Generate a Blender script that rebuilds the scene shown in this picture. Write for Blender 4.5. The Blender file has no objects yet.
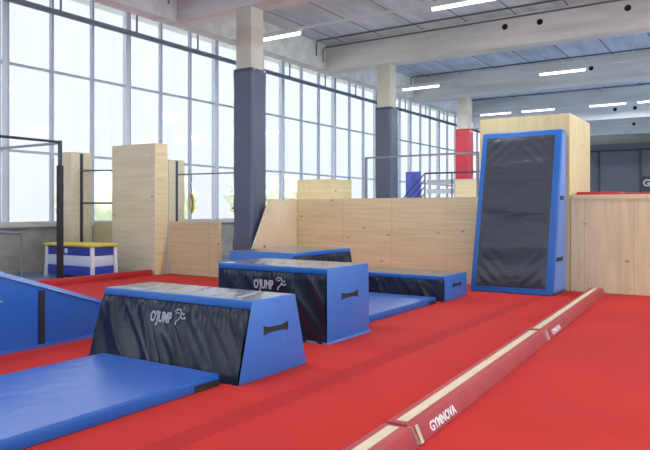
import bpy, bmesh, math, random
from mathutils import Vector, Matrix, noise
random.seed(7)
SC = bpy.context.scene
COL = SC.collection
R = math.radians

# ------------------------------------------------------------------ camera
cam = bpy.data.cameras.new('camera')
cam.sensor_width = 36.0
cam.lens = 36.0 * 659 / 650
cam.shift_y = -(225 - 210) / 650.0
cam.clip_start = 0.05; cam.clip_end = 500
camo = bpy.data.objects.new('camera', cam); COL.objects.link(camo)
camo.location = (0, 0, 1.5)
camo.rotation_euler = (R(90), 0, R(33.2))
SC.camera = camo

# ------------------------------------------------------------------ world, sun, exposure
W = bpy.data.worlds.new('sky'); SC.world = W
W.use_nodes = True
bg = W.node_tree.nodes['Background']
bg.inputs['Color'].default_value = (0.83, 0.92, 1.0, 1)
bg.inputs['Strength'].default_value = 1.9
sun = bpy.data.lights.new('sun', 'SUN'); sun.energy = 13.0; sun.color = (0.93, 0.97, 1.0); sun.angle = R(2)
suno = bpy.data.objects.new('sun', sun); COL.objects.link(suno)
suno.rotation_euler = (0, R(32), R(-10))       # high sun, from the side away from the glass wall
vs = SC.view_settings
vs.view_transform = 'Standard'; vs.look = 'None'; vs.gamma = 1; vs.use_curve_mapping = False
vs.exposure = 0.38
LAMP_W = 90.0

# ------------------------------------------------------------------ materials
def nmat(name):
    m = bpy.data.materials.new(name); m.use_nodes = True
    nt = m.node_tree; b = nt.nodes['Principled BSDF']
    return m, nt, b
def N(nt, t, **kw):
    n = nt.nodes.new(t)
    for k, v in kw.items():
        if hasattr(n, k): setattr(n, k, v)
        else: n.inputs[k].default_value = v
    return n
def coords(nt, scale=(1, 1, 1), rot=(0, 0, 0)):
    g = nt.nodes.new('ShaderNodeNewGeometry')
    mp = nt.nodes.new('ShaderNodeMapping')
    mp.inputs['Scale'].default_value = scale; mp.inputs['Rotation'].default_value = rot
    nt.links.new(g.outputs['Position'], mp.inputs['Vector'])
    return mp.outputs['Vector']
def ramp(nt, fac, stops):
    r = nt.nodes.new('ShaderNodeValToRGB')
    while len(r.color_ramp.elements) < len(stops): r.color_ramp.elements.new(0.5)
    for e, (p, c) in zip(r.color_ramp.elements, stops):
        e.position = p; e.color = (*c, 1)
    nt.links.new(fac, r.inputs['Fac']); return r.outputs['Color']
def plain(name, c, rough=0.5, metal=0.0, spec=0.5, var=0.0, vs_=4.0, bump=0.0, bs=20.0, coat=0.0, ior=1.5):
    m, nt, b = nmat(name)
    b.inputs['Base Color'].default_value = (*c, 1)
    b.inputs['Roughness'].default_value = rough; b.inputs['Metallic'].default_value = metal
    b.inputs['Specular IOR Level'].default_value = spec
    b.inputs['Coat Weight'].default_value = coat
    if var > 0:
        n = N(nt, 'ShaderNodeTexNoise', Scale=vs_, Detail=5.0)
        nt.links.new(coords(nt), n.inputs['Vector'])
        c0 = tuple(x * (1 - var) for x in c); c1 = tuple(min(1, x * (1 + var)) for x in c)
        nt.links.new(ramp(nt, n.outputs['Fac'], [(0.3, c0), (0.7, c1)]), b.inputs['Base Color'])
    if bump > 0:
        n = N(nt, 'ShaderNodeTexNoise', Scale=bs, Detail=4.0)
        nt.links.new(coords(nt), n.inputs['Vector'])
        bp = N(nt, 'ShaderNodeBump', Strength=bump, Distance=0.02)
        nt.links.new(n.outputs['Fac'], bp.inputs['Height']); nt.links.new(bp.outputs['Normal'], b.inputs['Normal'])
    return m
def vinyl(name, c, rough=0.35, bump=0.25, scale=(3, 3, 3), spec=0.5):
    m, nt, b = nmat(name)
    b.inputs['Base Color'].default_value = (*c, 1)
    b.inputs['Roughness'].default_value = rough; b.inputs['Specular IOR Level'].default_value = spec
    n = N(nt, 'ShaderNodeTexNoise', Scale=1.6, Detail=3.0, Distortion=0.6)
    nt.links.new(coords(nt, scale), n.inputs['Vector'])
    n2 = N(nt, 'ShaderNodeTexNoise', Scale=60.0, Detail=2.0)
    nt.links.new(coords(nt), n2.inputs['Vector'])
    ad = N(nt, 'ShaderNodeMath', operation='MULTIPLY_ADD'); ad.inputs[1].default_value = 0.03
    nt.links.new(n2.outputs['Fac'], ad.inputs[0]); nt.links.new(n.outputs['Fac'], ad.inputs[2])
    bp = N(nt, 'ShaderNodeBump', Strength=bump, Distance=0.04)
    nt.links.new(ad.outputs[0], bp.inputs['Height']); nt.links.new(bp.outputs['Normal'], b.inputs['Normal'])
    return m
def wood(name, c, axis='x', knots=True, seam=None, dark=0.86):
    """birch plywood: grain streaks along an axis, knots, optional panel seams"""
    m, nt, b = nmat(name)
    s = {'x': (0.5, 6, 9), 'z': (6, 6, 0.5), 'y': (6, 0.5, 9)}[axis]
    n = N(nt, 'ShaderNodeTexNoise', Scale=1.6, Detail=6.0, Distortion=0.5)
    nt.links.new(coords(nt, s), n.inputs['Vector'])
    c0 = tuple(x * dark for x in c); c1 = tuple(min(1, x * 1.06) for x in c)
    col = ramp(nt, n.outputs['Fac'], [(0.3, c0), (0.65, c1)])
    if knots:
        v = N(nt, 'ShaderNodeTexVoronoi', Scale=1.0, Randomness=1.0)
        nt.links.new(coords(nt, (1.7, 1.7, 3.0)), v.inputs['Vector'])
        k = ramp(nt, v.outputs['Distance'], [(0.03, (0.38, 0.25, 0.16)), (0.10, (1, 1, 1))])
        mx = N(nt, 'ShaderNodeMix', data_type='RGBA', blend_type='MULTIPLY'); mx.inputs[0].default_value = 0.8
        nt.links.new(col, mx.inputs[6]); nt.links.new(k, mx.inputs[7]); col = mx.outputs[2]
    if seam:
        px, pz, ox, oz = seam
        g = nt.nodes.new('ShaderNodeNewGeometry'); sp = nt.nodes.new('ShaderNodeSeparateXYZ')
        nt.links.new(g.outputs['Position'], sp.inputs[0])
        outs = []
        for ch, per, off in ((0, px, ox), (2, pz, oz)):
            if not per: continue
            a = N(nt, 'ShaderNodeMath', operation='ADD'); a.inputs[1].default_value = off + 100 * per
            nt.links.new(sp.outputs[ch], a.inputs[0])
            d = N(nt, 'ShaderNodeMath', operation='MODULO'); d.inputs[1].default_value = per
            nt.links.new(a.outputs[0], d.inputs[0])
            l = N(nt, 'ShaderNodeMath', operation='LESS_THAN'); l.inputs[1].default_value = 0.009
            nt.links.new(d.outputs[0], l.inputs[0]); outs.append(l.outputs[0])
        f = outs[0]
        if len(outs) > 1:
            mxx = N(nt, 'ShaderNodeMath', operation='MAXIMUM')
            nt.links.new(outs[0], mxx.inputs[0]); nt.links.new(outs[1], mxx.inputs[1]); f = mxx.outputs[0]
        mx = N(nt, 'ShaderNodeMix', data_type='RGBA')
        mf = N(nt, 'ShaderNodeMath', operation='MULTIPLY'); mf.inputs[1].default_value = 0.45
        nt.links.new(f, mf.inputs[0]); nt.links.new(mf.outputs[0], mx.inputs[0])
        nt.links.new(col, mx.inputs[6]); mx.inputs[7].default_value = (0.2, 0.13, 0.07, 1); col = mx.outputs[2]
    nt.links.new(col, b.inputs['Base Color'])
    b.inputs['Roughness'].default_value = 0.5
    return m
def concrete(name, c, streak=(0.4, 3, 3), joint=None, amt=0.18):
    m, nt, b = nmat(name)
    n = N(nt, 'ShaderNodeTexNoise', Scale=1.1, Detail=8.0, Roughness=0.65)
    nt.links.new(coords(nt, streak), n.inputs['Vector'])
    c0 = tuple(x * (1 - amt) for x in c); c1 = tuple(min(1, x * (1 + amt * 0.5)) for x in c)
    col = ramp(nt, n.outputs['Fac'], [(0.32, c0), (0.62, c1)])
    n2 = N(nt, 'ShaderNodeTexNoise', Scale=0.5, Detail=6.0)
    nt.links.new(coords(nt, (0.5, 1, 2.5)), n2.inputs['Vector'])
    st = ramp(nt, n2.outputs['Fac'], [(0.34, (0.86, 0.83, 0.75)), (0.46, (1, 1, 1))])
    mx = N(nt, 'ShaderNodeMix', data_type='RGBA', blend_type='MULTIPLY'); mx.inputs[0].default_value = 1
    nt.links.new(col, mx.inputs[6]); nt.links.new(st, mx.inputs[7]); col = mx.outputs[2]
    if joint:
        g = nt.nodes.new('ShaderNodeNewGeometry'); sp = nt.nodes.new('ShaderNodeSeparateXYZ')
        nt.links.new(g.outputs['Position'], sp.inputs[0])
        a = N(nt, 'ShaderNodeMath', operation='ADD'); a.inputs[1].default_value = 100 * joint
        nt.links.new(sp.outputs[0], a.inputs[0])
        d = N(nt, 'ShaderNodeMath', operation='MODULO'); d.inputs[1].default_value = joint
        nt.links.new(a.outputs[0], d.inputs[0])
        l = N(nt, 'ShaderNodeMath', operation='LESS_THAN'); l.inputs[1].default_value = 0.035
        nt.links.new(d.outputs[0], l.inputs[0])
        mx = N(nt, 'ShaderNodeMix', data_type='RGBA')
        nt.links.new(l.outputs[0], mx.inputs[0]); nt.links.new(col, mx.inputs[6])
        mx.inputs[7].default_value = (0.10, 0.10, 0.12, 1); col = mx.outputs[2]
    nt.links.new(col, b.inputs['Base Color']); b.inputs['Roughness'].default_value = 0.85
    return m
def carpet(name):
    m, nt, b = nmat(name)
    n = N(nt, 'ShaderNodeTexNoise', Scale=0.9, Detail=6.0)
    nt.links.new(coords(nt), n.inputs['Vector'])
    col = ramp(nt, n.outputs['Fac'], [(0.3, (0.41, 0.016, 0.012)), (0.7, (0.48, 0.022, 0.016))])
    n3 = N(nt, 'ShaderNodeTexNoise', Scale=180.0, Detail=2.0)
    nt.links.new(coords(nt), n3.inputs['Vector'])
    # darker hook-and-loop tape over the joint between two carpet rolls
    g = nt.nodes.new('ShaderNodeNewGeometry'); sp = nt.nodes.new('ShaderNodeSeparateXYZ')
    nt.links.new(g.outputs['Position'], sp.inputs[0])
    a = N(nt, 'ShaderNodeMath', operation='COMPARE'); a.inputs[1].default_value = -3.14; a.inputs[2].default_value = 0.11
    nt.links.new(sp.outputs[0], a.inputs[0])
    mf = N(nt, 'ShaderNodeMath', operation='MULTIPLY'); mf.inputs[1].default_value = 0.45
    nt.links.new(a.outputs[0], mf.inputs[0])
    mx = N(nt, 'ShaderNodeMix', data_type='RGBA')
    nt.links.new(mf.outputs[0], mx.inputs[0]); nt.links.new(col, mx.inputs[6]); mx.inputs[7].default_value = (0.26, 0.008, 0.012, 1)
    nt.links.new(mx.outputs[2], b.inputs['Base Color'])
    bp = N(nt, 'ShaderNodeBump', Strength=0.35, Distance=0.004)
    nt.links.new(n3.outputs['Fac'], bp.inputs['Height']); nt.links.new(bp.outputs['Normal'], b.inputs['Normal'])
    b.inputs['Roughness'].default_value = 0.85; b.inputs['Specular IOR Level'].default_value = 0.12
    b.inputs['Sheen Weight'].default_value = 0.06; b.inputs['Sheen Roughness'].default_value = 0.5
    b.inputs['Sheen Tint'].default_value = (1, 0.6, 0.6, 1)
    return m
def frosted(name):
    m, nt, b = nmat(name); nt.nodes.remove(b)
    out = nt.nodes['Material Output']
    t = N(nt, 'ShaderNodeBsdfTransparent'); t.inputs[0].default_value = (0.665, 0.66, 0.67, 1)
    d = N(nt, 'ShaderNodeBsdfTranslucent'); d.inputs[0].default_value = (0.9, 0.9, 0.9, 1)
    n = N(nt, 'ShaderNodeTexNoise', Scale=1.0, Detail=2.0)
    nt.links.new(coords(nt, (1, 3.2, 0.12)), n.inputs['Vector'])
    r = N(nt, 'ShaderNodeMapRange'); r.inputs[1].default_value = 0.35; r.inputs[2].default_value = 0.65
    r.inputs[3].default_value = 0.05; r.inputs[4].default_value = 0.11
    nt.links.new(n.outputs['Fac'], r.inputs[0])
    mx = N(nt, 'ShaderNodeMixShader'); nt.links.new(r.outputs[0], mx.inputs[0])
    nt.links.new(t.outputs[0], mx.inputs[1]); nt.links.new(d.outputs[0], mx.inputs[2])
    gl = N(nt, 'ShaderNodeBsdfGlossy', Roughness=0.08)
    m2 = N(nt, 'ShaderNodeMixShader'); m2.inputs[0].default_value = 0.04
    nt.links.new(mx.outputs[0], m2.inputs[1]); nt.links.new(gl.outputs[0], m2.inputs[2])
    nt.links.new(m2.outputs[0], out.inputs['Surface'])
    return m
def emit(name, c, s):
    m, nt, b = nmat(name)
    b.inputs['Base Color'].default_value = (*c, 1)
    b.inputs['Emission Color'].default_value = (*c, 1); b.inputs['Emission Strength'].default_value = s
    return m

M = dict(
    carpet=carpet('red_carpet'),
    gymfloor=plain('blue_grey_floor', (0.14, 0.22, 0.38), 0.3, var=0.1, vs_=1.0),
    blue=vinyl('blue_vinyl', (0.036, 0.155, 0.50), 0.42, 0.15),
    blueband=vinyl('bright_blue_vinyl', (0.010, 0.115, 0.43), 0.40, 0.2),
    bluemat=vinyl('blue_mat_vinyl', (0.02, 0.10, 0.42), 0.30, 0.07, (1.5, 1.5, 1.5), 0.9),
    blueramp=vinyl('blue_ramp_vinyl', (0.018, 0.11, 0.42), 0.4, 0.2, (1, 3, 1)),
    bluepale=vinyl('pale_blue_vinyl', (0.13, 0.27, 0.64), 0.42, 0.15),
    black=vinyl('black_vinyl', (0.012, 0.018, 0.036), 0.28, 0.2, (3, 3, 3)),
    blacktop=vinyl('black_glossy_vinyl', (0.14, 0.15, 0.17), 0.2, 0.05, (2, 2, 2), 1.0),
    blackmat=vinyl('charcoal_mesh_vinyl', (0.028, 0.036, 0.056), 0.42, 0.45, (1.2, 1.2, 3.5)),
    blacktrim=plain('black_webbing', (0.012, 0.013, 0.018), 0.6),
    slate=vinyl('slate_column_vinyl', (0.085, 0.108, 0.17), 0.36, 0.45, (3, 3, 1.2)),
    redpad=vinyl('red_column_vinyl', (0.55, 0.035, 0.055), 0.45, 0.15),
    redtape=plain('red_foam_cover', (0.36, 0.035, 0.04), 0.6, var=0.12, vs_=5, bump=0.1, bs=80),
    redlip=plain('red_foam_edging', (0.46, 0.022, 0.025), 0.6, var=0.08),
    beige=plain('beige_suede_strip', (0.58, 0.49, 0.33), 0.8, var=0.08, vs_=12),
    ply=wood('birch_plywood', (0.70, 0.595, 0.36), 'x', seam=(1.25, 0, 0.35, 0)),
    plyv=wood('birch_plywood_upright', (0.70, 0.595, 0.36), 'z', seam=(0.83, 0, 0.15, 0)),
    plyt=wood('birch_plywood_tower', (0.63, 0.52, 0.27), 'z', dark=0.92),
    plyy=wood('birch_plywood_side', (0.70, 0.595, 0.36), 'y'),
    plylight=wood('pale_birch_plywood', (0.76, 0.68, 0.48), 'x', dark=0.92),
    conc=concrete('concrete', (0.70, 0.71, 0.69)),
    colm=concrete('painted_concrete', (0.62, 0.60, 0.52), (2, 2, 0.6), amt=0.08),
    roofm=concrete('roof_panels', (0.56, 0.62, 0.68), (2.2, 0.35, 1), joint=1.25, amt=0.24),
    white_ceiling=plain('white_soffit', (0.78, 0.80, 0.80), 0.8, var=0.05),
    lowwall=concrete('grey_screed_wall', (0.36, 0.34, 0.31), (1, 1.6, 2.6), amt=0.25),
    alu=plain('grey_aluminium', (0.50, 0.54, 0.66), 0.45),
    alulight=plain('pale_aluminium', (0.72, 0.77, 0.87), 0.45),
    sill=plain('beige_sill', (0.55, 0.54, 0.50), 0.6),
    pipe=plain('grey_steel_pipe', (0.24, 0.27, 0.33), 0.45),
    conduit=plain('dark_conduit', (0.12, 0.13, 0.15), 0.5),
    trunk=plain('white_trunking', (0.62, 0.63, 0.65), 0.5),
    steel=plain('dark_steel', (0.06, 0.065, 0.085), 0.4, metal=0.3),
    steelgrey=plain('grey_steel', (0.22, 0.24, 0.28), 0.4, metal=0.4),
    white=plain('white_paint', (0.78, 0.78, 0.80), 0.5),
    boxblue=plain('blue_paint', (0.03, 0.06, 0.42), 0.45),
    boxwhite=plain('pale_blue_white_paint', (0.66, 0.70, 0.85), 0.5),
    yellow=plain('yellow_vinyl', (0.72, 0.58, 0.06), 0.5),
    print=plain('white_print', (0.42, 0.46, 0.54), 0.6),
    frost=frosted('frosted_glazing'),
    tube=emit('lit_tube', (1.0, 0.97, 0.90), 2.2),
    panel=plain('dark_glass_panel', (0.14, 0.155, 0.185), 0.5, var=0.06),
    backwall=plain('blue_grey_wall', (0.22, 0.235, 0.28), 0.8, var=0.08),
    hole=plain('dark_hole', (0.01, 0.01, 0.01), 0.9),
    leaf=plain('leaves', (0.60, 0.70, 0.42), 0.8, var=0.2, vs_=3),
    bark=plain('bark', (0.2, 0.15, 0.1), 0.9),
    ground=plain('pale_gravel', (0.62, 0.62, 0.58), 0.9, var=0.08),
    banner=plain('blue_banner', (0.10, 0.13, 0.50), 0.6, var=0.35, vs_=3),
    rope=plain('black_strap', (0.03, 0.03, 0.03), 0.7),
    ropeyellow=plain('yellow_strap', (0.75, 0.55, 0.05), 0.6),
)

# ------------------------------------------------------------------ mesh helpers
def box(bm, x0, y0, z0, x1, y1, z1):
    v = [bm.verts.new(p) for p in ((x0,y0,z0),(x1,y0,z0),(x1,y1,z0),(x0,y1,z0),(x0,y0,z1),(x1,y0,z1),(x1,y1,z1),(x0,y1,z1))]
    for f in ((0,3,2,1),(4,5,6,7),(0,1,5,4),(1,2,6,5),(2,3,7,6),(3,0,4,7)): bm.faces.new([v[i] for i in f])
def hexa(bm, pts):
    v = [bm.verts.new(p) for p in pts]
    for f in ((0,3,2,1),(4,5,6,7),(0,1,5,4),(1,2,6,5),(2,3,7,6),(3,0,4,7)): bm.faces.new([v[i] for i in f])
def tube(bm, pts, r, seg=10, cap=True):
    pts = [Vector(p) for p in pts]; rings = []
    for i, p in enumerate(pts):
        d = (pts[min(i+1, len(pts)-1)] - pts[max(i-1, 0)]).normalized()
        a = d.cross(Vector((0,0,1)))
        if a.length < 1e-3: a = d.cross(Vector((0,1,0)))
        a.normalize(); b = d.cross(a)
        rr = r[i] if isinstance(r, (list, tuple)) else r
        rings.append([bm.verts.new(p + (a*math.cos(2*math.pi*k/seg) + b*math.sin(2*math.pi*k/seg))*rr) for k in range(seg)])
    for q in range(len(rings)-1):
        for k in range(seg):
            bm.faces.new((rings[q][k], rings[q][(k+1)%seg], rings[q+1][(k+1)%seg], rings[q+1][k]))
    if cap:
        bm.faces.new(rings[0][::-1]); bm.faces.new(rings[-1])
def prism(bm, poly, f0, f1):
    """poly: list of 2D points; f0/f1 map (a,b) to a 3D point at each end"""
    A = [bm.verts.new(f0(*p)) for p in poly]; B = [bm.verts.new(f1(*p)) for p in poly]
    n = len(poly)
    bm.faces.new(A[::-1]); bm.faces.new(B)
    for i in range(n): bm.faces.new((A[i], A[(i+1)%n], B[(i+1)%n], B[i]))
def grid(bm, nu, nv, fn):
    vv = [[bm.verts.new(fn(i/nu, j/nv)) for i in range(nu+1)] for j in range(nv+1)]
    for j in range(nv):
        for i in range(nu): bm.faces.new((vv[j][i], vv[j][i+1], vv[j+1][i+1], vv[j+1][i]))
def obj(name, bm, mat, parent=None, bevel=0.0, smooth=False, seg=2, origin=None):
    bmesh.ops.recalc_face_normals(bm, faces=bm.faces)
    if bevel > 0:
        bmesh.ops.bevel(bm, geom=[e for e in bm.edges if len(e.link_faces) == 2 and e.calc_face_angle(0) > 0.35], offset=bevel, segments=seg, affect='EDGES', profile=0.5, clamp_overlap=True)
    if origin is not None: bmesh.ops.translate(bm, verts=bm.verts, vec=-Vector(origin))
    me = bpy.data.meshes.new(name); bm.to_mesh(me); bm.free()
    me.materials.append(mat if not isinstance(mat, str) else M[mat])
    if smooth or bevel > 0:
        for p in me.polygons: p.use_smooth = True
        if not smooth or bevel > 0:
            try: me.set_sharp_from_angle(angle=R(35))
            except Exception: pass
    o = bpy.data.objects.new(name, me); COL.objects.link(o)
    if parent: o.parent = parent
    if origin is not None: o.location = origin
    return o
def boxo(name, b6, mat, parent=None, bevel=0.0):
    bm = bmesh.new(); box(bm, *b6); return obj(name, bm, mat, parent, bevel)
def struct(o): o['kind'] = 'structure'; return o
def tag(o, label, cat, group=None, kind=None):
    o['label'] = label; o['category'] = cat
    if group: o['group'] = group
    if kind: o['kind'] = kind
    return o
def thing(name, label, cat, loc, rz=0, group=None):
    o = bpy.data.objects.new(name, None); COL.objects.link(o)
    o.empty_display_size = 0.1; o.location = loc; o.rotation_euler = (0, 0, rz)
    return tag(o, label, cat, group)
def dup(root, loc, label=None):
    r = root.copy(); COL.objects.link(r); r.location = loc
    if label: r['label'] = label
    for ch in list(root.children):
        c = ch.copy(); COL.objects.link(c); c.parent = r
        for g in list(ch.children):
            d = g.copy(); COL.objects.link(d); d.parent = c
    return r
def text_mesh(name, s, size, origin, xd, up, mat, parent, bold=0.0, squash=1.0, shear=0.0):
    cu = bpy.data.curves.new(name, 'FONT'); cu.body = s; cu.size = size; cu.extrude = 0.0008
    cu.offset = bold; cu.resolution_u = 3; cu.shear = shear
    t = bpy.data.objects.new(name, cu); COL.objects.link(t)
    bpy.context.view_layer.update()
    dg = bpy.context.evaluated_depsgraph_get()
    me = bpy.data.meshes.new_from_object(t.evaluated_get(dg))
    bpy.data.objects.remove(t); bpy.data.curves.remove(cu)
    xd = Vector(xd).normalized(); up = Vector(up); up = (up - xd*up.dot(xd)).normalized(); nn = xd.cross(up)
    mt = Matrix(((xd.x*squash, up.x, nn.x, origin[0]), (xd.y*squash, up.y, nn.y, origin[1]), (xd.z*squash, up.z, nn.z, origin[2]), (0,0,0,1)))
    me.transform(mt); me.materials.clear(); me.materials.append(M[mat])
    o = bpy.data.objects.new(name, me); COL.objects.link(o); o.parent = parent
    return o

# ------------------------------------------------------------------ the setting
WX = -14.8                       # plane of the glass wall
bm = bmesh.new(); box(bm, -15.1, -7, -0.10, 14, 46, -0.012); struct(obj('floor', bm, 'gymfloor'))
bm = bmesh.new(); box(bm, -11.6, 0.2, -0.012, 1.6, 12.70, 0.0)
tag(obj('floor_carpet', bm, 'carpet'), 'large red carpet covering the training floor', 'carpet', kind='structure')
bm = bmesh.new(); box(bm, -90, -60, -0.30, -15.1, 120, -0.14); box(bm, 14.0, -60, -0.30, 90, 120, -0.14); box(bm, -15.1, -60, -0.30, 14.0, -7, -0.14); struct(obj('floor_outdoors', bm, 'ground'))  # right and rear strips are unseen ground, added to bounce sunlight onto the ceiling
# roof slab and its beams
bm = bmesh.new(); box(bm, -10.75, -7, 6.35, 14, 46, 6.6); struct(obj('ceiling', bm, 'roofm'))
bm = bmesh.new(); box(bm, -15.2, -7, 7.05, -10.75, 46, 7.2); struct(obj('ceiling_aisle', bm, 'white_ceiling'))
bm = bmesh.new(); box(bm, -10.95, -7, 5.62, -10.6, 46, 7.05); struct(obj('trim_1', bm, 'conc'))
BEAMS = [(10.28, 0.5, 5.63, 6.35), (16.22, 0.5, 5.57, 6.35), (22.2, 0.5, 5.5, 6.35), (28.2, 0.45, 5.12, 6.35), (34.0, 0.45, 5.12, 6.35), (40.0, 0.45, 5.1, 6.35)]
HOLES = {1: [(-5.25, 6.07), (-4.39, 6.06), (-2.43, 6.07)], 2: [(-4.4, 6.01)], 3: [(-4.69, 5.49), (-3.97, 5.49)], 4: [(-4.83, 5.56)]}
def hole_rings(bm, x, y, z, r=0.055):
    for k in range(1): tube(bm, [(x, y - 0.004, z), (x, y + 0.02, z)], r, 16)
for i, (y, w, z0, z1) in enumerate(BEAMS):
    bm = bmesh.new(); box(bm, -10.6, y, z0, 14, y + w, z1)
    o = struct(obj('trim_%d' % (i + 2), bm, 'conc', bevel=0.02))
    if i in HOLES:
        for (x, z) in HOLES[i]:
            bm = bmesh.new(); hole_rings(bm, x, y, z, 0.075); obj('service_hole', bm, 'hole', o)
# lower wall below the glazing, sill
bm = bmesh.new(); box(bm, WX - 0.25, -7, -0.1, WX - 0.02, 46, 1.08); struct(obj('wall_left', bm, 'lowwall'))
bm = bmesh.new(); box(bm, WX - 0.25, -7, 1.08, WX + 0.10, 46, 1.22); struct(obj('trim_8', bm, 'sill', bevel=0.008))
bm = bmesh.new(); box(bm, -15.0, 45.8, -0.1, 14, 46, 7.2); struct(obj('wall_back', bm, 'backwall'))
bm = bmesh.new(); box(bm, -9.5, 42.0, -0.1, 14, 42.2, 6.35); struct(obj('wall_rear', bm, 'backwall'))
bm = bmesh.new(); box(bm, -15.0, -7.2, -0.1, 14, -7.0, 7.2); struct(obj('wall_front', bm, 'white_ceiling'))
# glazing: 3.6 m bays of three panes across and four rows
ZS = [1.22, 2.91, 4.97, 7.05]
y = 8.87 - 3.61 * 3; n = 1
while y < 45:
    y1 = min(y + 3.61, 45.8)
    root = bpy.data.objects.new('window_%d' % n, None); COL.objects.link(root); root['kind'] = 'structure'
    root.location = (WX, y, 1.22)
    def loc(bmx): bmesh.ops.translate(bmx, verts=bmx.verts, vec=(-WX, -y, -1.22)); return bmx
    bm = bmesh.new()
    box(bm, WX - 0.09, y - 0.10, 1.22, WX + 0.06, y + 0.02, 7.05)
    obj('main_mullion', loc(bm), 'alulight', root)
    bm = bmesh.new(); box(bm, WX - 0.06, y + 0.02, 1.22, WX + 0.07, y + 0.055, 7.05)
    for k in (1, 2):
        yy = y + k * 3.61 / 3
        box(bm, WX - 0.04, yy - 0.03, 1.22, WX + 0.07, yy + 0.03, 7.05)
    obj('mullion', loc(bm), 'alu', root)
    bm = bmesh.new()
    for z in ZS[1:3]: box(bm, WX - 0.03, y + 0.056, z - 0.03, WX + 0.05, y1 - 0.11, z + 0.03)
    obj('transom', loc(bm), 'alu', root)
    bm = bmesh.new()
    for k in range(3):
        ya = y + k * 3.61/3 + 0.056; yb = y + (k+1) * 3.61/3 - (0.032 if k < 2 else 0.105)
        box(bm, WX - 0.025, ya, 1.222, WX - 0.015, yb, 7.045)
    obj('window_pane', loc(bm), 'frost', root)
    y += 3.61; n += 1

# ------------------------------------------------------------------ outdoors, seen faintly through the panes
def tree(x, y, r, h, label):
    t = thing('tree', label, 'tree', (x, y, -0.14), 0, 'trees beyond the glass wall')
    bm = bmesh.new(); tube(bm, [(0,0,0), (0.05,0,h*0.5), (0,0.05,h*0.8)], [0.16, 0.12, 0.06]); obj('trunk', bm, 'bark', t)
    bm = bmesh.new(); bmesh.ops.create_icosphere(bm, subdivisions=4, radius=r)
    for v in bm.verts:
        q = v.co * 1.4 + Vector((x, y, 0))
        v.co *= 1 + 0.35 * noise.noise(q) + 0.12 * noise.noise(q * 4)
        v.co.z = v.co.z * h / (2.6 * r) + h * 0.62
    obj('crown', bm, 'leaf', t, smooth=True)
for i, (x, y_, r, h) in enumerate([(-24, 18.5, 1.6, 3.2), (-26.5, 24.5, 1.8, 3.6), (-24, 31, 2.4, 3.6), (-27, 36.5, 2.6, 3.6)]):
    tree(x, y_, r, h, ['round green tree outside, behind the hanging strap', 'pale green tree outside, left of the first padded column',
                      'green tree outside, between the first padded column and the plywood cube', 'green tree outside, behind the plywood cube'][i])

# ------------------------------------------------------------------ columns
def column(y, padm, label, tone, top=5.55):
    t = thing('column', label, 'column', (-8.72, y + 0.22, 0), 0, 'concrete columns')
    bm = bmesh.new(); box(bm, -0.20, -0.20, -0.012, 0.20, 0.20, top); obj('shaft', bm, 'colm', t, 0.012)
    bm = bmesh.new(); NV = 44
    prof = []
    a = 0.245; c = 0.03
    base = [(-a+c,-a),(a-c,-a),(a,-a+c),(a,a-c),(a-c,a),(-a+c,a),(-a,a-c),(-a,-a+c)]
    ring = []
    for i in range(8):
        p, q = Vector(base[i]), Vector(base[(i+1)%8]); m_ = 10 if (q-p).length > 0.2 else 1
        for k in range(m_): ring.append(p.lerp(q, k/m_))
    rows = []
    for j in range(NV+1):
        z = 4.37 * j/NV; row = []
        for p in ring:
            w = math.exp(-z/0.8) * 0.05 + 0.005
            d = noise.noise(Vector((p.x*6+tone, p.y*6, z*3.2))) * w
            s = 1 + d/0.23 + (0.02 if j == NV-1 else 0)
            row.append(bm.verts.new((p.x*s, p.y*s, z)))
        rows.append(row)
    L = len(ring)
    for j in range(NV):
        for k in range(L): bm.faces.new((rows[j][k], rows[j][(k+1)%L], rows[j+1][(k+1)%L], rows[j+1][k]))
    bm.faces.new(rows[-1]); bm.faces.new(rows[0][::-1])
    obj('padding', bm, padm, t, smooth=True)
    return t
column(10.28, 'slate', 'nearest concrete column, wrapped in slate-blue padding, in front of the plywood wall', 0, 5.63)
column(16.28, 'slate', 'middle concrete column in slate padding, rising behind the steel rail frame', 3, 5.57)
column(22.2, 'redpad', 'farthest concrete column, wrapped in red padding', 7, 5.50)

# ------------------------------------------------------------------ ceiling services
bm = bmesh.new(); tube(bm, [(-14.45, -7, 6.38), (-14.45, 45.7, 6.38)], 0.075, 12)
tag(obj('pipe', bm, 'pipe'), 'long thick grey pipe running along the top of the glass wall', 'pipe')
y = 0.5
hk = 0
while y < 45:
    pass_ = bmesh.new(); box(pass_, -0.02, -0.02, 0, 0.02, 0.02, 0.61); box(pass_, -0.3, -0.02, 0.0, -0.02, 0.02, 0.03)
    o = obj('pipe_hanger', pass_, 'pipe'); o.location = (-14.45, y, 6.4551)
    tag(o, 'thin steel hanger holding the thick pipe along the glass wall', 'hanger', 'hangers of the long window pipe')
    y += 2.4
CON = [(9.95, 6.325, 'thin dark conduit under the roof, beside the nearest beam'), (15.6, 6.325, 'upper of the two dark conduits in front of the beam over the middle column'), (15.95, 6.2, 'lower of the two dark conduits in front of the beam over the middle column'),
       (21.75, 6.325, 'thin dark conduit under the roof in front of the beam over the red column'), (27.8, 6.325, 'thin dark conduit under the roof in front of the first far beam'), (33.6, 6.325, 'thin dark conduit in front of the second far beam')]
for (y, z, lb) in CON:
    bm = bmesh.new(); tube(bm, [(-11.2, y, z-0.55), (-11.2, y, z-0.1), (-11.15, y, z-0.03), (-11.05, y, z), (13.9, y, z)] if False else [(-10.5, y, z-0.42), (-10.5, y, z-0.08), (-10.47, y, z-0.02), (-10.40, y, z), (13.9, y, z)], 0.022, 8)
    c = obj('conduit', bm, 'conduit'); tag(c, lb, 'conduit')
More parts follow.
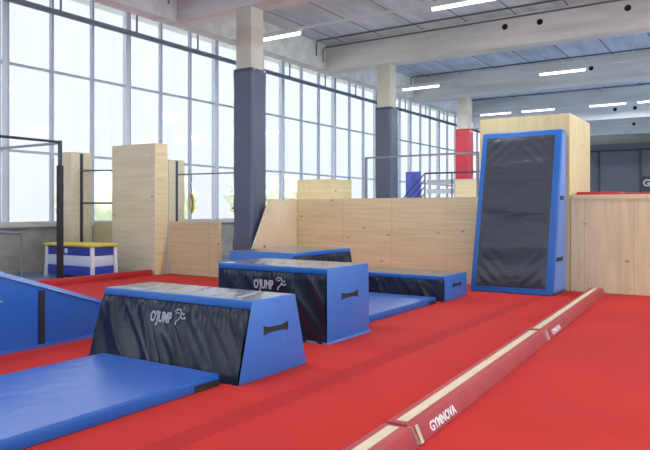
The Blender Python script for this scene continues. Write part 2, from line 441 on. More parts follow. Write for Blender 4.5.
# light rows
TR = [(12.0, 'nearest row of lamps'), (19.5, 'middle row of lamps'), (26.5, 'far row of lamps'), (4.6, None), (-3, None)]
LX = {0: [-9.8, -5.35, -0.9, 3.5, 8], 1: [-9.72, -5.3, -0.9, 3.5, 8], 2: [-9.62, -7.9, -5.32, -3.66, -0.9, 3.5], 3: [-9.8, -5.35, -0.9, 3.5, 8], 4: [-5.35, -0.9, 3.5]}
ZL = 5.47
bm = bmesh.new(); box(bm, 0, -0.05, 0, 1.3, 0.05, 0.06)
bodym = None
lamp0 = thing('ceiling_lamp', 'x', 'lamp', (0, 0, 0), 0, 'fluorescent ceiling lamps')
obj('housing', bm, 'trunk', lamp0)
bm = bmesh.new(); tube(bm, [(0.02, 0, -0.02), (1.28, 0, -0.02)], 0.042, 10); obj('light_tube', bm, 'tube', lamp0)
ld = bpy.data.lights.new('tube_light', 'AREA'); ld.shape = 'RECTANGLE'; ld.size = 1.25; ld.size_y = 0.1; ld.energy = LAMP_W; ld.color = (0.97, 0.98, 1.0)
lo = bpy.data.objects.new('tube_light', ld); COL.objects.link(lo); lo.parent = lamp0; lo.location = (0.65, 0, -0.075)
LW = {0: ['lamp', 'first lit tube lamp right of the nearest column top, nearest row', 'lit tube lamp at the top edge, in the nearest row'],
      1: ['lit tube lamp just right of the middle column, middle row', 'lit tube lamp above the plywood tower, middle row'],
      2: ['leftmost lit tube lamp of the far row, by the red column', 'second lit tube lamp from the left in the far row', 'third lit tube lamp from the left in the far row, right of the tower', 'rightmost lit tube lamp of the far row']}
first = True
for r, (y, lb) in enumerate(TR):
    bm = bmesh.new(); box(bm, -10.5, -0.03, 0, 13.5, 0.03, 0.05)
    t = thing('light_trunking', 'white trunking carrying the ' + (lb or 'row of lamps overhead near the camera'), 'trunking', (0, y, ZL + 0.06))
    if r == 4: t['label'] = 'white trunking carrying the row of lamps behind the camera'
    obj('channel', bm, 'trunk', t)
    for x in (-10.3, -7.2, -2.8, 1.6, 6, 10.4):
        bm = bmesh.new(); box(bm, x, -0.006, 0.05, x+0.012, 0.006, 0.82); obj('hanger_rod', bm, 'trunk', t)
    for k, x in enumerate(LX[r]):
        if r == 0: L = LW[0][k+1] if k < 2 else None
        else: L = LW[r][k] if r in LW and k < len(LW[r]) else None
        L = L or 'fluorescent tube lamp of the %s, outside the photo' % (['nearest row', 'middle row', 'far row', 'overhead row', 'row behind the camera'][r])
        if first: lamp0.location = (x, y, ZL); lamp0['label'] = L; first = False
        else: dup(lamp0, (x, y, ZL), L)

# ------------------------------------------------------------------ far end
t = thing('glazed_partition', 'dark grey glazed partition of a room at the far end of the hall', 'partition', (0, 36.5, 0))
bm = bmesh.new(); box(bm, -9.3, 0, 0, 9, 0.06, 4.54); obj('panel', bm, 'panel', t)
bm = bmesh.new()
for x in (-6.84, -4.88, -2.6, 0, 2.6): box(bm, x-0.045, -0.06, 0, x+0.045, 0.0, 4.54)
box(bm, -9.3, -0.06, 4.50, 9, 0.0, 4.60)
obj('frame', bm, 'steel', t)
text_mesh('lettering', 'Ga', 0.48, (-4.77, -0.07, 2.70), (1,0,0), (0,0,1), 'white', t, 0.012)
bm = bmesh.new(); box(bm, -4.83, -0.055, 2.45, -2.65, -0.01, 3.2); s_ = obj('sign_board', bm, 'steel', t)
bm = bmesh.new(); box(bm, -9.3, 0.3, 4.65, 13, 0.6, 5.0)
o = obj('steel_girder', bm, 'steelgrey'); o.location = (0, 37.2, 0)
tag(o, 'grey steel girder above the dark glazed partition', 'girder')

# ------------------------------------------------------------------ plywood structures
YW = 12.72
t = thing('plywood_wall', 'long low plywood wall with a slanted left end, behind the blue blocks', 'wall', (-7.3, YW, 0))
def sub(bmx, org): bmesh.ops.translate(bmx, verts=bmx.verts, vec=-Vector(org)); return bmx
bm = bmesh.new()
prism(bm, [(-10.72, 0), (-4.62, 0), (-4.62, 1.76), (-9.99, 1.76)], lambda a, b: (a, YW, b), lambda a, b: (a, YW + 0.03, b))
obj('front_panel', sub(bm, (-7.3, YW, 0)), 'ply', t)
bm = bmesh.new(); box(bm, -9.96, YW + 0.03, 1.70, -4.62, 15.9, 1.75); obj('deck', sub(bm, (-7.3, YW, 0)), 'plyy', t)
bm = bmesh.new(); hexa(bm, [(-10.70,YW+.03,0),(-10.67,YW+.03,0),(-10.67,15.9,0),(-10.70,15.9,0),(-9.99,YW+.03,1.75),(-9.96,YW+.03,1.75),(-9.96,15.9,1.75),(-9.99,15.9,1.75)])
obj('side_panel', sub(bm, (-7.3, YW, 0)), 'plyy', t)
# slanted wing that comes forward beside the nearest column
bm = bmesh.new(); hexa(bm, [(-9.12,YW-.002,0.002),(-8.36,9.75,0.002),(-8.39,9.75,0.002),(-9.15,YW-.002,0.002),(-9.12,YW-.002,1.76),(-8.30,10.6,1.69),(-8.33,10.6,1.69),(-9.15,YW-.002,1.76)])
w_ = obj('wing_panel', sub(bm, (-7.3, YW, 0)), 'plylight', t); w_['label'] = 'pale slanted plywood wing'
bm = bmesh.new(); box(bm, -10.6, 15.87, 0, -4.62, 15.9, 1.70); obj('back_panel', sub(bm, (-7.3, YW, 0)), 'ply', t)
t = thing('plywood_wall', 'plain plywood wall with knots, right of the tall plywood tower', 'wall', (2, YW, 0))
bm = bmesh.new(); box(bm, -2.88, YW, 0, 8, YW + 0.03, 1.78); obj('front_panel', sub(bm, (2, YW, 0)), 'plyv', t)
bm = bmesh.new(); box(bm, -2.88, YW - 0.012, 1.70, 8, YW, 1.78); obj('top_rail', sub(bm, (2, YW, 0)), 'ply', t)
bm = bmesh.new(); box(bm, -2.88, YW + 0.03, 1.70, 8, 15.9, 1.75); obj('deck', sub(bm, (2, YW, 0)), 'plyy', t)
bm = bmesh.new(); box(bm, -2.88, 15.87, 0, 8, 15.9, 1.70); obj('back_panel', sub(bm, (2, YW, 0)), 'plyv', t)
t = thing('plywood_tower', 'tall plywood tower behind the leaning blue and black mat', 'tower', (-3.75, YW, 0))
bm = bmesh.new(); box(bm, -4.61, YW - 0.02, 0, -2.90, YW + 0.01, 3.30); obj('front_panel', sub(bm, (-3.75, YW, 0)), 'plyt', t)
bm = bmesh.new(); box(bm, -2.92, YW + 0.012, 0, -2.895, 14.5, 3.30); obj('side_panel', sub(bm, (-3.75, YW, 0)), 'plyt', t)
bm = bmesh.new(); box(bm, -4.61, YW + 0.012, 0, -4.585, 14.5, 3.30); obj('side_panel', sub(bm, (-3.75, YW, 0)), 'plyt', t)
bm = bmesh.new(); box(bm, -4.58, YW + 0.012, 3.26, -2.925, 14.5, 3.29); obj('top_panel', sub(bm, (-3.75, YW, 0)), 'plyy', t)
bm = bmesh.new(); box(bm, -4.58, 14.47, 0, -2.925, 14.5, 3.25); obj('back_panel', sub(bm, (-3.75, YW, 0)), 'plyt', t)
# cube and small boxes on the deck
def crate(name, label, cat, b6, m='ply'):
    x0, y0, z0, x1, y1, z1 = b6; cx, cy = (x0+x1)/2, (y0+y1)/2
    t = thing(name, label, cat, (cx, cy, z0)); th = 0.02
    bm = bmesh.new(); box(bm, x0-cx, y0-cy, 0, x1-cx, y0-cy+th, z1-z0); obj('front_panel', bm, m, t)
    bm = bmesh.new(); box(bm, x0-cx, y1-cy-th, 0, x1-cx, y1-cy, z1-z0); obj('back_panel', bm, m, t)
    bm = bmesh.new(); box(bm, x1-cx-th, y0-cy+th, 0, x1-cx, y1-cy-th, z1-z0); obj('side_panel', bm, 'plyy', t)
    bm = bmesh.new(); box(bm, x0-cx, y0-cy+th, 0, x0-cx+th, y1-cy-th, z1-z0); obj('side_panel', bm, 'plyy', t)
    bm = bmesh.new(); box(bm, x0-cx+th, y0-cy+th, z1-z0-th, x1-cx-th, y1-cy-th, z1-z0-0.001); obj('top_panel', bm, 'plyy', t)
    return t
crate('plywood_box', 'square plywood box standing on top of the plywood wall', 'box', (-9.46, 13.2, 1.752, -8.47, 14.16, 2.24))
crate('plywood_box', 'small pale plywood box at the foot of the red column', 'box', (-6.07, 15.0, 1.752, -5.42, 15.5, 2.22), 'plylight')
boxm = bmesh.new(); box(boxm, -2.86, 13.1, 1.752, -2.1, 14.9, 1.84)
tag(obj('gym_mat', boxm, 'redlip', bevel=0.015), 'thick red mat lying on the plywood deck right of the tower', 'mat')
boxm = bmesh.new(); box(boxm, -2.05, 13.1, 1.752, 4, 14.9, 1.815)
tag(obj('gym_mat', boxm, 'redlip', bevel=0.01), 'thin red mat lying on the plywood deck below the dark partition', 'mat')

# left group of plywood posts
t = crate('plywood_tower', 'wide pale plywood block tower between the vaulting box and the low panel', 'tower', (-13.1, 10.57, -0.012, -11.6, 10.96, 3.05), 'plylight')
crate('plywood_partition', 'low plywood panel right of the wide tower', 'panel', (-11.57, 11.0, -0.012, -10.06, 11.12, 1.23))
crate('plywood_partition', 'low plywood panel between the slotted post and the wide tower', 'panel', (-14.0, 10.75, -0.012, -13.12, 10.9, 1.2))
def post(x, y, label):
    t = thing('plywood_post', label, 'post', (x, y, -0.012), 0, 'slotted plywood posts')
    bm = bmesh.new(); box(bm, -0.2, -0.23, 0, 0.2, 0.37, 2.93); obj('casing', bm, 'plylight', t, 0.006)
    bm = bmesh.new(); box(bm, 0.2, 0.02, 0, 0.206, 0.11, 2.9); obj('slot', bm, 'steel', t)
post(-14.13, 10.25, 'slotted plywood post behind the yellow-topped vaulting box')
post(-13.93, 13.25, 'slotted plywood post behind the wide plywood tower')
def bar(name, label, cat, a, b, r, m='steelgrey', parent=None):
    bm = bmesh.new(); tube(bm, [a, b], r, 10); o = obj(name, bm, m, parent)
    if label: tag(o, label, cat)
    return o
bar('pull_up_bar', 'upper steel bar between the slotted post and the wide tower', 'bar', (-13.92, 10.3, 2.47), (-13.101, 10.70, 2.47), 0.02)
bar('pull_up_bar', 'lower steel bar between the slotted post and the wide tower', 'bar', (-13.92, 10.3, 1.67), (-13.101, 10.70, 1.67), 0.022, 'steel')
bar('pull_up_bar', 'long steel bar with the hanging strap, left of the nearest column', 'bar', (-13.723, 13.3, 2.50), (-11.292, 13.5, 2.50), 0.02)
t = thing('steel_post', 'steel post holding the long bar, hidden behind the nearest column', 'post', (-11.25, 13.5, -0.012))
bm = bmesh.new(); box(bm, -0.04, -0.04, 0, 0.04, 0.04, 2.6); obj('upright', bm, 'steel', t)
bm = bmesh.new(); tube(bm, [(-0.55, 0, 1.56), (-0.04, 0, 1.56)], 0.03); obj('peg', bm, 'steel', t)
t = thing('suspension_strap', 'hanging strap with a yellow and black loop, on the long steel bar', 'strap', (-13.20, 13.36, 2.445))
bm = bmesh.new(); tube(bm, [(0, 0, 0.035), (0.01, 0, -0.1), (-0.03, 0.0, -0.25), (0.02, 0, -0.4), (0.0, 0, -0.5)], 0.014, 8); obj('strap', bm, 'rope', t)
bm = bmesh.new(); tube(bm, [(0.0 + 0.085*math.sin(k/20*2*math.pi), 0, -0.76 + 0.27*math.cos(k/20*2*math.pi)) for k in range(21)], 0.024, 8); obj('loop', bm, 'ropeyellow', t)
bm = bmesh.new(); tube(bm, [(-0.03 + 0.05*math.sin(k/20*2*math.pi), 0.01, -0.78 + 0.24*math.cos(k/20*2*math.pi)) for k in range(12)], 0.014, 8); obj('loop_lining', bm, 'rope', t)

# high bar frame on the far left
t = thing('high_bar_frame', 'tall dark steel bar frame with a padded post, at the far left', 'bar frame', (-11.9, 8.3, 0))
t.location.z = -0.012
bm = bmesh.new(); box(bm, -0.03, -0.03, 0, 0.03, 0.03, 2.93); obj('post', bm, 'steel', t)
bm = bmesh.new(); box(bm, -0.052, -0.052, 0, 0.052, 0.052, 2.42); obj('post_pad', bm, 'blacktrim', t, 0.012)
bm = bmesh.new(); box(bm, -0.045, -2.6, 0, 0.045, -2.51, 2.93); obj('post', bm, 'steel', t)
bm = bmesh.new(); box(bm, -2.65, -0.045, 0, -2.56, 0.045, 2.93); obj('post', bm, 'steel', t)
bm = bmesh.new(); tube(bm, [(0, -2.55, 2.90), (0, 0, 2.90)], 0.028); obj('crossbar', bm, 'steel', t)
bm = bmesh.new(); tube(bm, [(-2.6, 0, 2.88), (0, 0, 2.88)], 0.028); obj('crossbar', bm, 'steelgrey', t)
t = thing('low_rail', 'low grey steel rail by the wall under the windows', 'rail', (-13.4, 8.4, -0.012))
bm = bmesh.new(); tube(bm, [(0, 0, 0), (0, 0, 0.98), (-0.03, 0, 1.0)], 0.03); obj('post', bm, 'steelgrey', t)
bm = bmesh.new(); tube(bm, [(-1.2, 0, 0), (-1.2, 0, 1.0)], 0.03); obj('post', bm, 'steelgrey', t)
bm = bmesh.new(); tube(bm, [(-1.25, 0, 1.0), (0.03, 0, 1.0)], 0.03); obj('handrail', bm, 'steelgrey', t)

# vaulting box
t = thing('vaulting_box', 'blue and white striped wooden vaulting box with a yellow top', 'vaulting box', (-12.86, 9.5, -0.012))
hx, hy = 0.80, 0.30
for (z0, z1, m) in ((0.05, 0.27, 'boxblue'), (0.272, 0.50, 'boxwhite'), (0.502, 0.70, 'boxblue')):
    bm = bmesh.new(); box(bm, -hx, -hy, z0, hx, hy, z1); obj('section', bm, m, t, 0.006)
for sx in (-1, 1):
    for sy in (-1, 1):
        bm = bmesh.new(); e = 0.035
        hexa(bm, [(sx*(hx+.03)-e, sy*(hy+.01)-e, 0), (sx*(hx+.03)+e, sy*(hy+.01)-e, 0), (sx*(hx+.03)+e, sy*(hy+.01)+e, 0), (sx*(hx+.03)-e, sy*(hy+.01)+e, 0),
                  (sx*hx-e, sy*hy-e, .70), (sx*hx+e, sy*hy-e, .70), (sx*hx+e, sy*hy+e, .70), (sx*hx-e, sy*hy+e, .70)])
        obj('corner_post', bm, 'white', t, 0.005)
bm = bmesh.new(); box(bm, -hx-0.07, -hy-0.07, 0.70, hx+0.07, hy+0.07, 0.76); obj('padded_top', bm, 'yellow', t, 0.02)
bm = bmesh.new(); tube(bm, [(-0.1, -hy-0.012, 0.6), (-0.1, -hy+0.0, 0.6)], 0.06, 14); obj('emblem', bm, 'boxwhite', t)

# red edging strip
bm = bmesh.new(); box(bm, -11.72, 3.0, -0.012, -11.6, 10.5, 0.13)
tag(obj('edging_strip', bm, 'redlip', bevel=0.01), 'raised red foam edging along the left border of the carpet', 'edging')

# things behind the plywood wall
t = thing('rail_frame', 'dark steel rail frame standing on the plywood wall before the middle column', 'rail frame', (-7.68, 13.5, 1.752))
for x in (0, 2.73):
    bm = bmesh.new(); box(bm, x-0.025, -0.025, 0, x+0.025, 0.025, 0.95); obj('post', bm, 'steelgrey', t)
bm = bmesh.new(); box(bm, -0.025, -0.025, 0.951, 2.755, 0.025, 0.99); obj('top_bar', bm, 'steelgrey', t)
t = thing('stair_railing', 'dark sloping stair handrail behind the plywood wall, right of the middle column', 'railing', (-9.2, 20, -0.012))
for k in range(4):
    bm = bmesh.new(); tube(bm, [(-0.9, 0, 1.75 - k*0.0 - 0.22*k + 0.0), (0.05, 0, 2.72 - 0.22*k)], 0.02, 8); obj('sloping_rail', bm, 'steel', t)
bm = bmesh.new(); tube(bm, [(0.05, 0, 2.72), (2.4, 0, 2.72)], 0.028, 8); obj('handrail', bm, 'steel', t)
for x in (-0.9, 0.05, 1.0, 2.0, 2.4):
    bm = bmesh.new(); box(bm, x-0.02, -0.02, 0, x+0.02, 0.02, 2.72 if x >= 0 else 1.75); obj('baluster', bm, 'steelgrey', t)
bm = bmesh.new()
for z in (1.75, 2.05, 2.35): box(bm, 0.1, 0.03, z, 2.3, 0.05, z + 0.15)
obj('slat', bm, 'white', t)
bm = bmesh.new(); box(bm, -0.31, -0.02, 0, 0.31, 0.02, 2.95)
o = obj('banner_stand', bm, 'banner'); o.location = (-10.76, 22.5, -0.012)
tag(o, 'upright blue banner behind the plywood wall, right of the middle column', 'banner')

# ------------------------------------------------------------------ vinyl covered foam pieces
def fold(x, z, s, top):
    """outward folds of a loose cover, in metres"""
    q = 0.5 + 0.5*noise.noise(Vector((x*2.3, s, 2)))
    g = (0.006 + 0.022*q) * math.exp(-(top - z) / 0.06) * (0.5 + 0.5*math.sin(x*88 + 6*noise.noise(Vector((x*5, s, 0)))))
    lean = (top - z) * (0.55 + 0.5*noise.noise(Vector((x*0.9, s*3, 1))))
    n1 = 1 - abs(noise.noise(Vector(((x - lean)*2.4 + s, z*0.7, s)))) * 2.0
    n2 = 1 - abs(noise.noise(Vector(((x - lean*1.5)*3.6 + s*2, z*1.2 + 4, s + 5)))) * 2.2
    n3 = noise.noise(Vector((x*9, z*7, s)))
    w = min(1, (top - z) / 0.05)
    return g + w * (0.020 * max(0, n1)**2 + 0.012 * max(0, n2)**2 + 0.002*n3) + 0.001
def bowtie(bm, w, h, f):
    poly = [(-w, -h), (-w*0.5, -h*0.62), (w*0.5, -h*0.62), (w, -h), (w, h), (w*0.5, h*0.5), (-w*0.5, h*0.5), (-w, h)]
    prism(bm, poly, lambda a, b: f(a, b, 0.0), lambda a, b: f(a, b, 0.006))
def runner(bm, s, f):
    """small leaping figure swoosh beside the lettering"""
    def st(pts, r): tube(bm, [f(a*s, b*s) for a, b in pts], r*s, 6)
    st([(0.0, 1.05), (0.35, 1.3), (0.75, 1.3), (1.0, 0.95), (0.9, 0.55), (0.6, 0.2), (0.35, 0.05), (0.3, -0.3)], 0.07)
    st([(0.15, 0.85), (0.5, 1.0), (0.7, 0.85)], 0.05)
    st([(0.9, 0.6), (1.25, 0.35), (1.5, 0.55), (1.65, 0.4)], 0.06)
    st([(1.2, 0.85), (1.3, 0.95), (1.42, 0.85), (1.3, 0.78), (1.2, 0.85)], 0.05)
def jump_block(label, xb, xt, yb, yt, h, seed, band=0.085, logo=None, base_lip=False, long_y=False, waves=0.006, group='blue and black foam jump blocks'):
    """xb/xt and yb/yt: (min, max) of the base and the top, ends are blue, long sides black"""
    cx, cy = sum(xb)/2, sum(yb)/2
    t = thing('foam_block', label, 'foam block', (cx, cy, 0), 0, group)
    def P(x, y, z): return (x - cx, y - cy, z)
    X = lambda s, z: xb[s] + (xt[s]-xb[s])*z/h
    Y = lambda s, z: yb[s] + (yt[s]-yb[s])*z/h
    bm = bmesh.new()
    zt = h - band
    if not long_y:
        nu = int((xb[1]-xb[0])*110)
        grid(bm, nu, 40, lambda u, v: P(X(0, v*zt)+0.01 + u*(X(1, v*zt)-X(0, v*zt)-0.02), Y(0, v*zt) + 0.006 - fold(u*2+cx, v*zt, seed, zt), v*zt))
        grid(bm, 12, 4, lambda u, v: P(X(0, v*zt)+0.01 + u*(X(1, v*zt)-X(0, v*zt)-0.02), Y(1, v*zt) - 0.01, v*zt))
        for s, e in ((0, 0.01), (1, -0.01)): grid(bm, 4, 4, lambda u, v: P(X(s, v*zt)+e, Y(0, v*zt)+0.02 + u*(Y(1, v*zt)-Y(0, v*zt)-0.03), v*zt))
    else:
        nu = int((yb[1]-yb[0])*80)
        grid(bm, nu, 22, lambda u, v: P(X(1, v*zt) - 0.006 + fold(u*2+cy, v*zt, seed, zt), Y(0, v*zt)+0.01 + u*(Y(1, v*zt)-Y(0, v*zt)-0.02), v*zt))
        grid(bm, 12, 4, lambda u, v: P(X(0, v*zt) + 0.01, Y(0, v*zt)+0.01 + u*(Y(1, v*zt)-Y(0, v*zt)-0.02), v*zt))
        for s, e in ((0, 0.01), (1, -0.01)): grid(bm, 4, 4, lambda u, v: P(X(0, v*zt)+0.01 + u*(X(1, v*zt)-X(0, v*zt)-0.03), Y(s, v*zt)+e, v*zt))
    grid(bm, 2, 2, lambda u, v: P(xb[0]+0.02 + u*(xb[1]-xb[0]-0.04), yb[0]+0.02 + v*(yb[1]-yb[0]-0.04), 0.001))
    obj('cover', bm, 'black', t, smooth=True)
    # blue band round the top edge
    bm = bmesh.new()
    hexa(bm, [P(X(0,zt), Y(0,zt)-0.003, zt), P(X(1,zt), Y(0,zt)-0.003, zt), P(X(1,zt), Y(1,zt), zt), P(X(0,zt), Y(1,zt), zt),
              P(X(0,h), Y(0,h)-0.003, h), P(X(1,h), Y(0,h)-0.003, h), P(X(1,h), Y(1,h), h), P(X(0,h), Y(1,h), h)])
    obj('top_band', bm, 'blueband', t, 0.014, seg=3)
    # loose top sheet
    bm = bmesh.new(); ins = 0.018
    x0, x1, y0, y1 = xt[0]+ins, xt[1]-ins, yt[0]+ins, yt[1]-ins
    def topf(u, v):
        x, y = x0+u*(x1-x0), y0+v*(y1-y0)
        edge = min(1, 6*min(u, 1-u, v, 1-v))
        ph = (x*17 + (y-y0)*7 + 2.2*noise.noise(Vector((x*1.5, y*1.5, seed))) if not long_y else y*9 + x*2)
        wv = waves * (1.2 - 1.2*math.exp(-14*math.sin(ph*0.62)**2)) + 0.4*waves * noise.noise(Vector((x*5, y*5, seed)))
        return P(x, y, h + 0.001 + max(0, wv) * edge)
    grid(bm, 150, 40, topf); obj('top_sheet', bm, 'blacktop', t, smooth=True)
    # blue end panels
    for s in (0, 1):
        bm = bmesh.new(); o_ = 0.006 if s else -0.004
        if not long_y:
            hexa(bm, [P(xb[s], yb[0], 0.002), P(xb[s]+o_, yb[0], 0.002), P(xb[s]+o_, yb[1], 0.002), P(xb[s], yb[1], 0.002),
                      P(xt[s], yt[0], h), P(xt[s]+o_, yt[0], h), P(xt[s]+o_, yt[1], h), P(xt[s], yt[1], h)])
        else:
            hexa(bm, [P(xb[0], yb[s], 0.002), P(xb[1], yb[s], 0.002), P(xb[1], yb[s]+o_, 0.002), P(xb[0], yb[s]+o_, 0.002),
                      P(xt[0], yt[s], h), P(xt[1], yt[s], h), P(xt[1], yt[s]+o_, h), P(xt[0], yt[s]+o_, h)])
        e = obj('end_panel', bm, 'blue', t, 0.003)
        zc = h * (0.60 if h > 0.5 else 0.58)
        bm = bmesh.new()
        if not long_y:
            sl = (xt[s]-xb[s])/h; xc = xb[s] + sl*zc + o_; ymid = sum(yt)/2 + 0.02
            bowtie(bm, 0.18, 0.042 if h > 0.5 else 0.038, lambda a, b, d: P(xc + sl*b + (d if s else -d), ymid + a, zc + b))
        else:
            sl = (yt[s]-yb[s])/h; yc = yb[s] + sl*zc + o_; xmid = sum(xt)/2
            bowtie(bm, 0.125, 0.05, lambda a, b, d: P(xmid + a, yc + sl*b + (d if s else -d), zc + b))
        obj('handle', bm, 'blacktrim', e)
    if base_lip:
        bm = bmesh.new(); box(bm, *P(xb[0], yb[0]-0.012, 0), *P(xb[1]+0.02, yb[1], 0.02)); obj('base_edge', bm, 'bluepale', t)
    if logo:
        lx, lz, size = logo
        sl = (yt[0]-yb[0])/h; yy = yb[0] + sl*lz - 0.034
        text_mesh('lettering', "O'JUMP", size, P(lx, yy, lz), (1, 0, 0), (0, sl, 1), 'print', t, 0.004, 0.62)
        bm = bmesh.new(); runner(bm, size*0.62, lambda a, b: P(lx + size*2.3 + a, yy + sl*b, lz + 0.02 + b)); obj('figure_print', bm, 'print', t)
    return t
jump_block('nearest foam block, black pleated side, blue sloping end, standing behind the near blue mat', (-5.68, -3.69), (-5.64, -3.69), (4.29, 5.30), (4.47, 5.11), 0.70, 1.3, 0.075, (-4.87, 0.44, 0.14), waves=0.010)
jump_block('tall upright foam block with straight sides behind the nearest sloping block', (-5.61, -4.0), (-5.61, -4.0), (6.15, 7.10), (6.15, 7.08), 0.845, 5.1, 0.075, (-5.02, 0.575, 0.145), base_lip=True, waves=0.006)
jump_block('dark-sided foam block with blue end, between the upright block and the plywood wall', (-7.62, -6.2), (-7.6, -6.26), (8.62, 10.55), (8.62, 10.4), 0.80, 9.4, 0.07, long_y=True, waves=0.003)
jump_block('low flat foam block with blue end, beside the foot of the leaning mat', (-6.05, -4.26), (-6.05, -4.26), (10.07, 11.05), (10.07, 11.05), 0.415, 3.7, 0.07, waves=0.004)

def flat_mat(label, x0, x1, y0, y1, h, seed):
    cx, cy = (x0+x1)/2, (y0+y1)/2
    t = thing('gym_mat', label, 'mat', (cx, cy, 0), 0, 'blue folding mats on the red carpet')
    bm = bmesh.new(); box(bm, x0-cx, y0-cy, 0, x1-cx, y1-cy, h-0.004); obj('side_cover', bm, 'blueband', t, 0.012)
    bm = bmesh.new()
    def tf(u, v):
        x, y = x0+0.008+u*(x1-x0-0.016), y0+0.008+v*(y1-y0-0.016)
        e = min(1, 12*min(u, 1-u, v, 1-v))
        return (x-cx, y-cy, h - 0.003 + e*(0.004 + 0.004*noise.noise(Vector((x*2.2, y*2.2, seed))) + 0.0025*noise.noise(Vector((x*9, y*5, seed)))))
    grid(bm, 50, 90, tf); obj('top_cover', bm, 'bluemat', t, smooth=True)
    for sx in (0, 1):
        for sy in (0, 1):
            bm = bmesh.new(); xx = (x1-cx-0.0) if sx else (x0-cx); 
            ya, yb_ = ((y1-cy-0.30), (y1-cy+0.002)) if sy else ((y0-cy-0.002), (y0-cy+0.30))
            box(bm, xx-0.003, ya, 0.004, xx+0.003, yb_, h*0.55); obj('corner_patch', bm, 'blacktrim', t)
    return t
M['bluemat'].node_tree.nodes['Principled BSDF'].inputs['IOR'].default_value = 1.8
flat_mat('large shiny blue mat at the lower left, in front of the nearest block', -5.36, -3.84, 1.15, 4.22, 0.105, 2)
flat_mat('blue mat lying between the upright block and the low flat block', -5.88, -4.31, 7.16, 9.85, 0.10, 6)

# blue incline (wedge) on the left
t = thing('foam_incline', 'blue foam incline wedge with a black strap at the left edge', 'incline', (-7.4, 4.6, 0))
zt = lambda y: 0.43 + (5.1 - y)*0.344
org = Vector((-7.4, 4.6, 0))
bm = bmesh.new()
def side(u, v):
    y = 3.2 + u*(6.3-3.2); z = v * zt(y)
    return Vector((-6.55 - 0.012*(noise.noise(Vector((y*2, z*2, 3)))), y, z)) - org
grid(bm, 60, 16, side)
grid(bm, 2, 2, lambda u, v: Vector((-8.3, 3.2+u*3.1, v*zt(3.2+u*3.1))) - org)
grid(bm, 2, 20, lambda u, v: Vector((-8.3+u*1.75, 3.2+v*3.1, zt(3.2+v*3.1))) - org)
grid(bm, 2, 2, lambda u, v: Vector((-8.3+u*1.75, 3.2, v*zt(3.2))) - org)
obj('cover', bm, 'blueramp', t, smooth=False)
bm = bmesh.new()
hexa(bm, [Vector(p)-org for p in ((-6.552,3.2,zt(3.2)-.05),(-6.53,3.2,zt(3.2)-.05),(-6.53,6.3,zt(6.3)-.02),(-6.552,6.3,zt(6.3)-.02),(-6.56,3.2,zt(3.2)+.01),(-6.54,3.2,zt(3.2)+.01),(-6.54,6.3,zt(6.3)+.005),(-6.56,6.3,zt(6.3)+.005))])
obj('edge_piping', bm, 'bluemat', t)
bm = bmesh.new(); hexa(bm, [Vector(p)-org for p in ((-6.555,3.2,0.001),(-6.525,3.2,0.001),(-6.525,6.3,0.001),(-6.555,6.3,0.001),(-6.555,3.2,.035),(-6.53,3.2,.035),(-6.53,6.3,.035),(-6.555,6.3,.035))]); obj('edge_piping', bm, 'bluemat', t)
ys = 4.30
bm = bmesh.new(); box(bm, -6.545+7.4, ys-4.6, 0.036, -6.53+7.4, ys-4.6+0.07, zt(ys+0.07)-0.06); obj('strap', bm, 'blacktrim', t)
bm = bmesh.new()
def fy(a, b): return Vector((-6.53, 3.70 + a, 0.50 + b)) - org
runner(bm, 0.11, fy); obj('figure_print', bm, 'print', t)
text_mesh('lettering', "O'JUMP", 0.17, (-6.528+7.4, 3.3-4.6, 0.5), (0, 1, 0), (0, 0, 1), 'print', t, 0.001, 0.72)

# tall mat leaning on the tower: thick foot, slanting face
t = thing('leaning_mat', 'tall black mat with blue edges leaning against the plywood tower', 'mat', (-3.7, 12.2, 0))
org = Vector((-3.7, 12.2, 0))
xa, xb_ = -4.45, -2.96; yb0, yt0, yk = 11.72, 12.42, 12.68; H = 2.98
bm = bmesh.new()
hexa(bm, [Vector(p)-org for p in ((xa,yb0,0.002),(xb_,yb0,0.002),(xb_,yk,0.002),(xa,yk,0.002),(xa,yt0,H),(xb_,yt0,H),(xb_,yk,H),(xa,yk,H))])
obj('foam_core', bm, 'blueband', t, 0.02, seg=3)
bm = bmesh.new()
hexa(bm, [Vector(p)-org for p in ((xb_-.001,yb0+.10,0.05),(xb_+.006,yb0+.10,0.05),(xb_+.006,yk-.03,0.05),(xb_-.001,yk-.03,0.05),(xb_-.001,yt0+.05,H-.05),(xb_+.006,yt0+.05,H-.05),(xb_+.006,yk-.03,H-.05),(xb_-.001,yk-.03,H-.05))])
obj('side_panel', bm, 'bluepale', t)
bm = bmesh.new(); sl = (yt0-yb0)/H
def lf(u, v):
    mx_ = 0.13; x = xa+0.10 + u*(xb_-xa-0.22); z = 0.11 + v*(H-0.21)
    e = min(1, 14*min(u, 1-u, v, 1-v))
    sag = 0.012*math.sin(z*9 + 1.5*noise.noise(Vector((x*1.5, z, 1)))) + 0.014*noise.noise(Vector((x*1.6, z*5, 8)))
    # corner pulls
    for (cu, cv) in ((0, 1), (1, 1), (0, 0), (1, 0)):
        dx, dz = abs(u-cu)*1.3, abs(v-cv)*2.8
        rr = math.hypot(dx, dz)
        if rr < 0.8: sag += 0.016*(1-rr/0.8)*math.sin((dx+dz)*26)
    return Vector((x, yb0 + sl*z - 0.006 - e*(0.02+sag), z)) - org
grid(bm, 50, 110, lf); obj('face_panel', bm, 'blackmat', t, smooth=True)
for z, nm in ((1.72, 'strap'), (0.62, 'strap')):
    bm = bmesh.new(); ya = yb0 + sl*z
    box(bm, xb_+3.7+.004, ya-12.2+0.02+.1, z-0.035, xb_+3.7+.014, ya-12.2+0.55 if z < 1 else ya-12.2+0.36, z+0.035); obj(nm, bm, 'blacktrim', t)
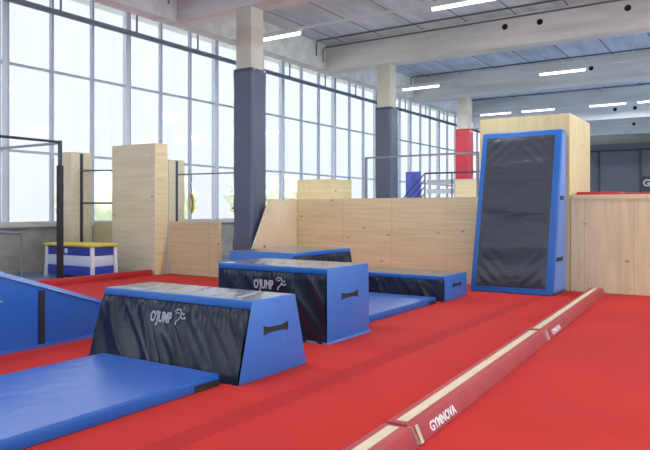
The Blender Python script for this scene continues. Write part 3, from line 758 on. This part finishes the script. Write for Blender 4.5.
text_mesh('lettering', "O'JUMP", 0.10, (xb_+3.7+.009, 12.32-12.2, 0.95), (0, 0, 1), (0, -1, 0), 'print', t, 0.001, 0.8)

# ------------------------------------------------------------------ low practice beam in three sections
def beam_x(y): return -1.78 - (y-3.84)*0.0513
def floor_beam(label, y0, y1, txt=None):
    xo = beam_x(y0)
    t = thing('floor_beam', label, 'floor beam', (xo, y0, 0), math.atan(0.0513), 'sections of the low practice beam')
    L = (y1-y0)*math.sqrt(1+0.0513**2); h = 0.12
    prof = [(-0.30, 0.002), (0.0, 0.002), (-0.055, h), (-0.245, h)]
    bm = bmesh.new(); prism(bm, prof, lambda a, b: (a, 0, b), lambda a, b: (a, L, b)); obj('foam_core', bm, 'redtape', t, 0.008)
    bm = bmesh.new(); box(bm, -0.195, 0.05, h-0.001, -0.12, L-0.04, h+0.003); obj('suede_strip', bm, 'beige', t)
    for yy in (-0.004, L-0.002):
        bm = bmesh.new()
        hexa(bm, [(-0.06, yy, 0.006), (-0.006, yy, 0.006), (-0.006, yy+0.006, 0.006), (-0.06, yy+0.006, 0.006), (-0.10, yy, h-0.008), (-0.062, yy, h-0.008), (-0.062, yy+0.006, h-0.008), (-0.10, yy+0.006, h-0.008)])
        obj('fastening_strip', bm, 'beige', t)
    bm = bmesh.new(); d = 0.003
    n_ = Vector((h, 0, 0.055)).normalized()
    def sp(y, s): return Vector((-0.055*s, y, h*s)) + n_*d
    v = [bm.verts.new(sp(*q)) for q in ((0.01, 0.06), (0.055, 0.06), (0.055, 0.97), (0.01, 0.97))]; bm.faces.new(v)
    obj('corner_tape', bm, 'beige', t)
    if txt:
        ty, size = txt
        o3 = Vector((-0.055*0.22, ty, h*0.22)) + n_*0.003
        text_mesh('lettering', 'GYMNOVA', size, o3, (0, 1, 0), (-0.055, 0, h), 'white', t, 0.0025, 1.12)
    return t
floor_beam('near section of the low red beam, cut by the bottom of the photo', 0.3, 3.80)
floor_beam('middle and longest section of the low red beam, with large white lettering near its end', 3.84, 7.66, (0.21, 0.088))
floor_beam('far section of the low red beam, reaching the plywood wall', 7.72, 12.45, (0.26, 0.085))
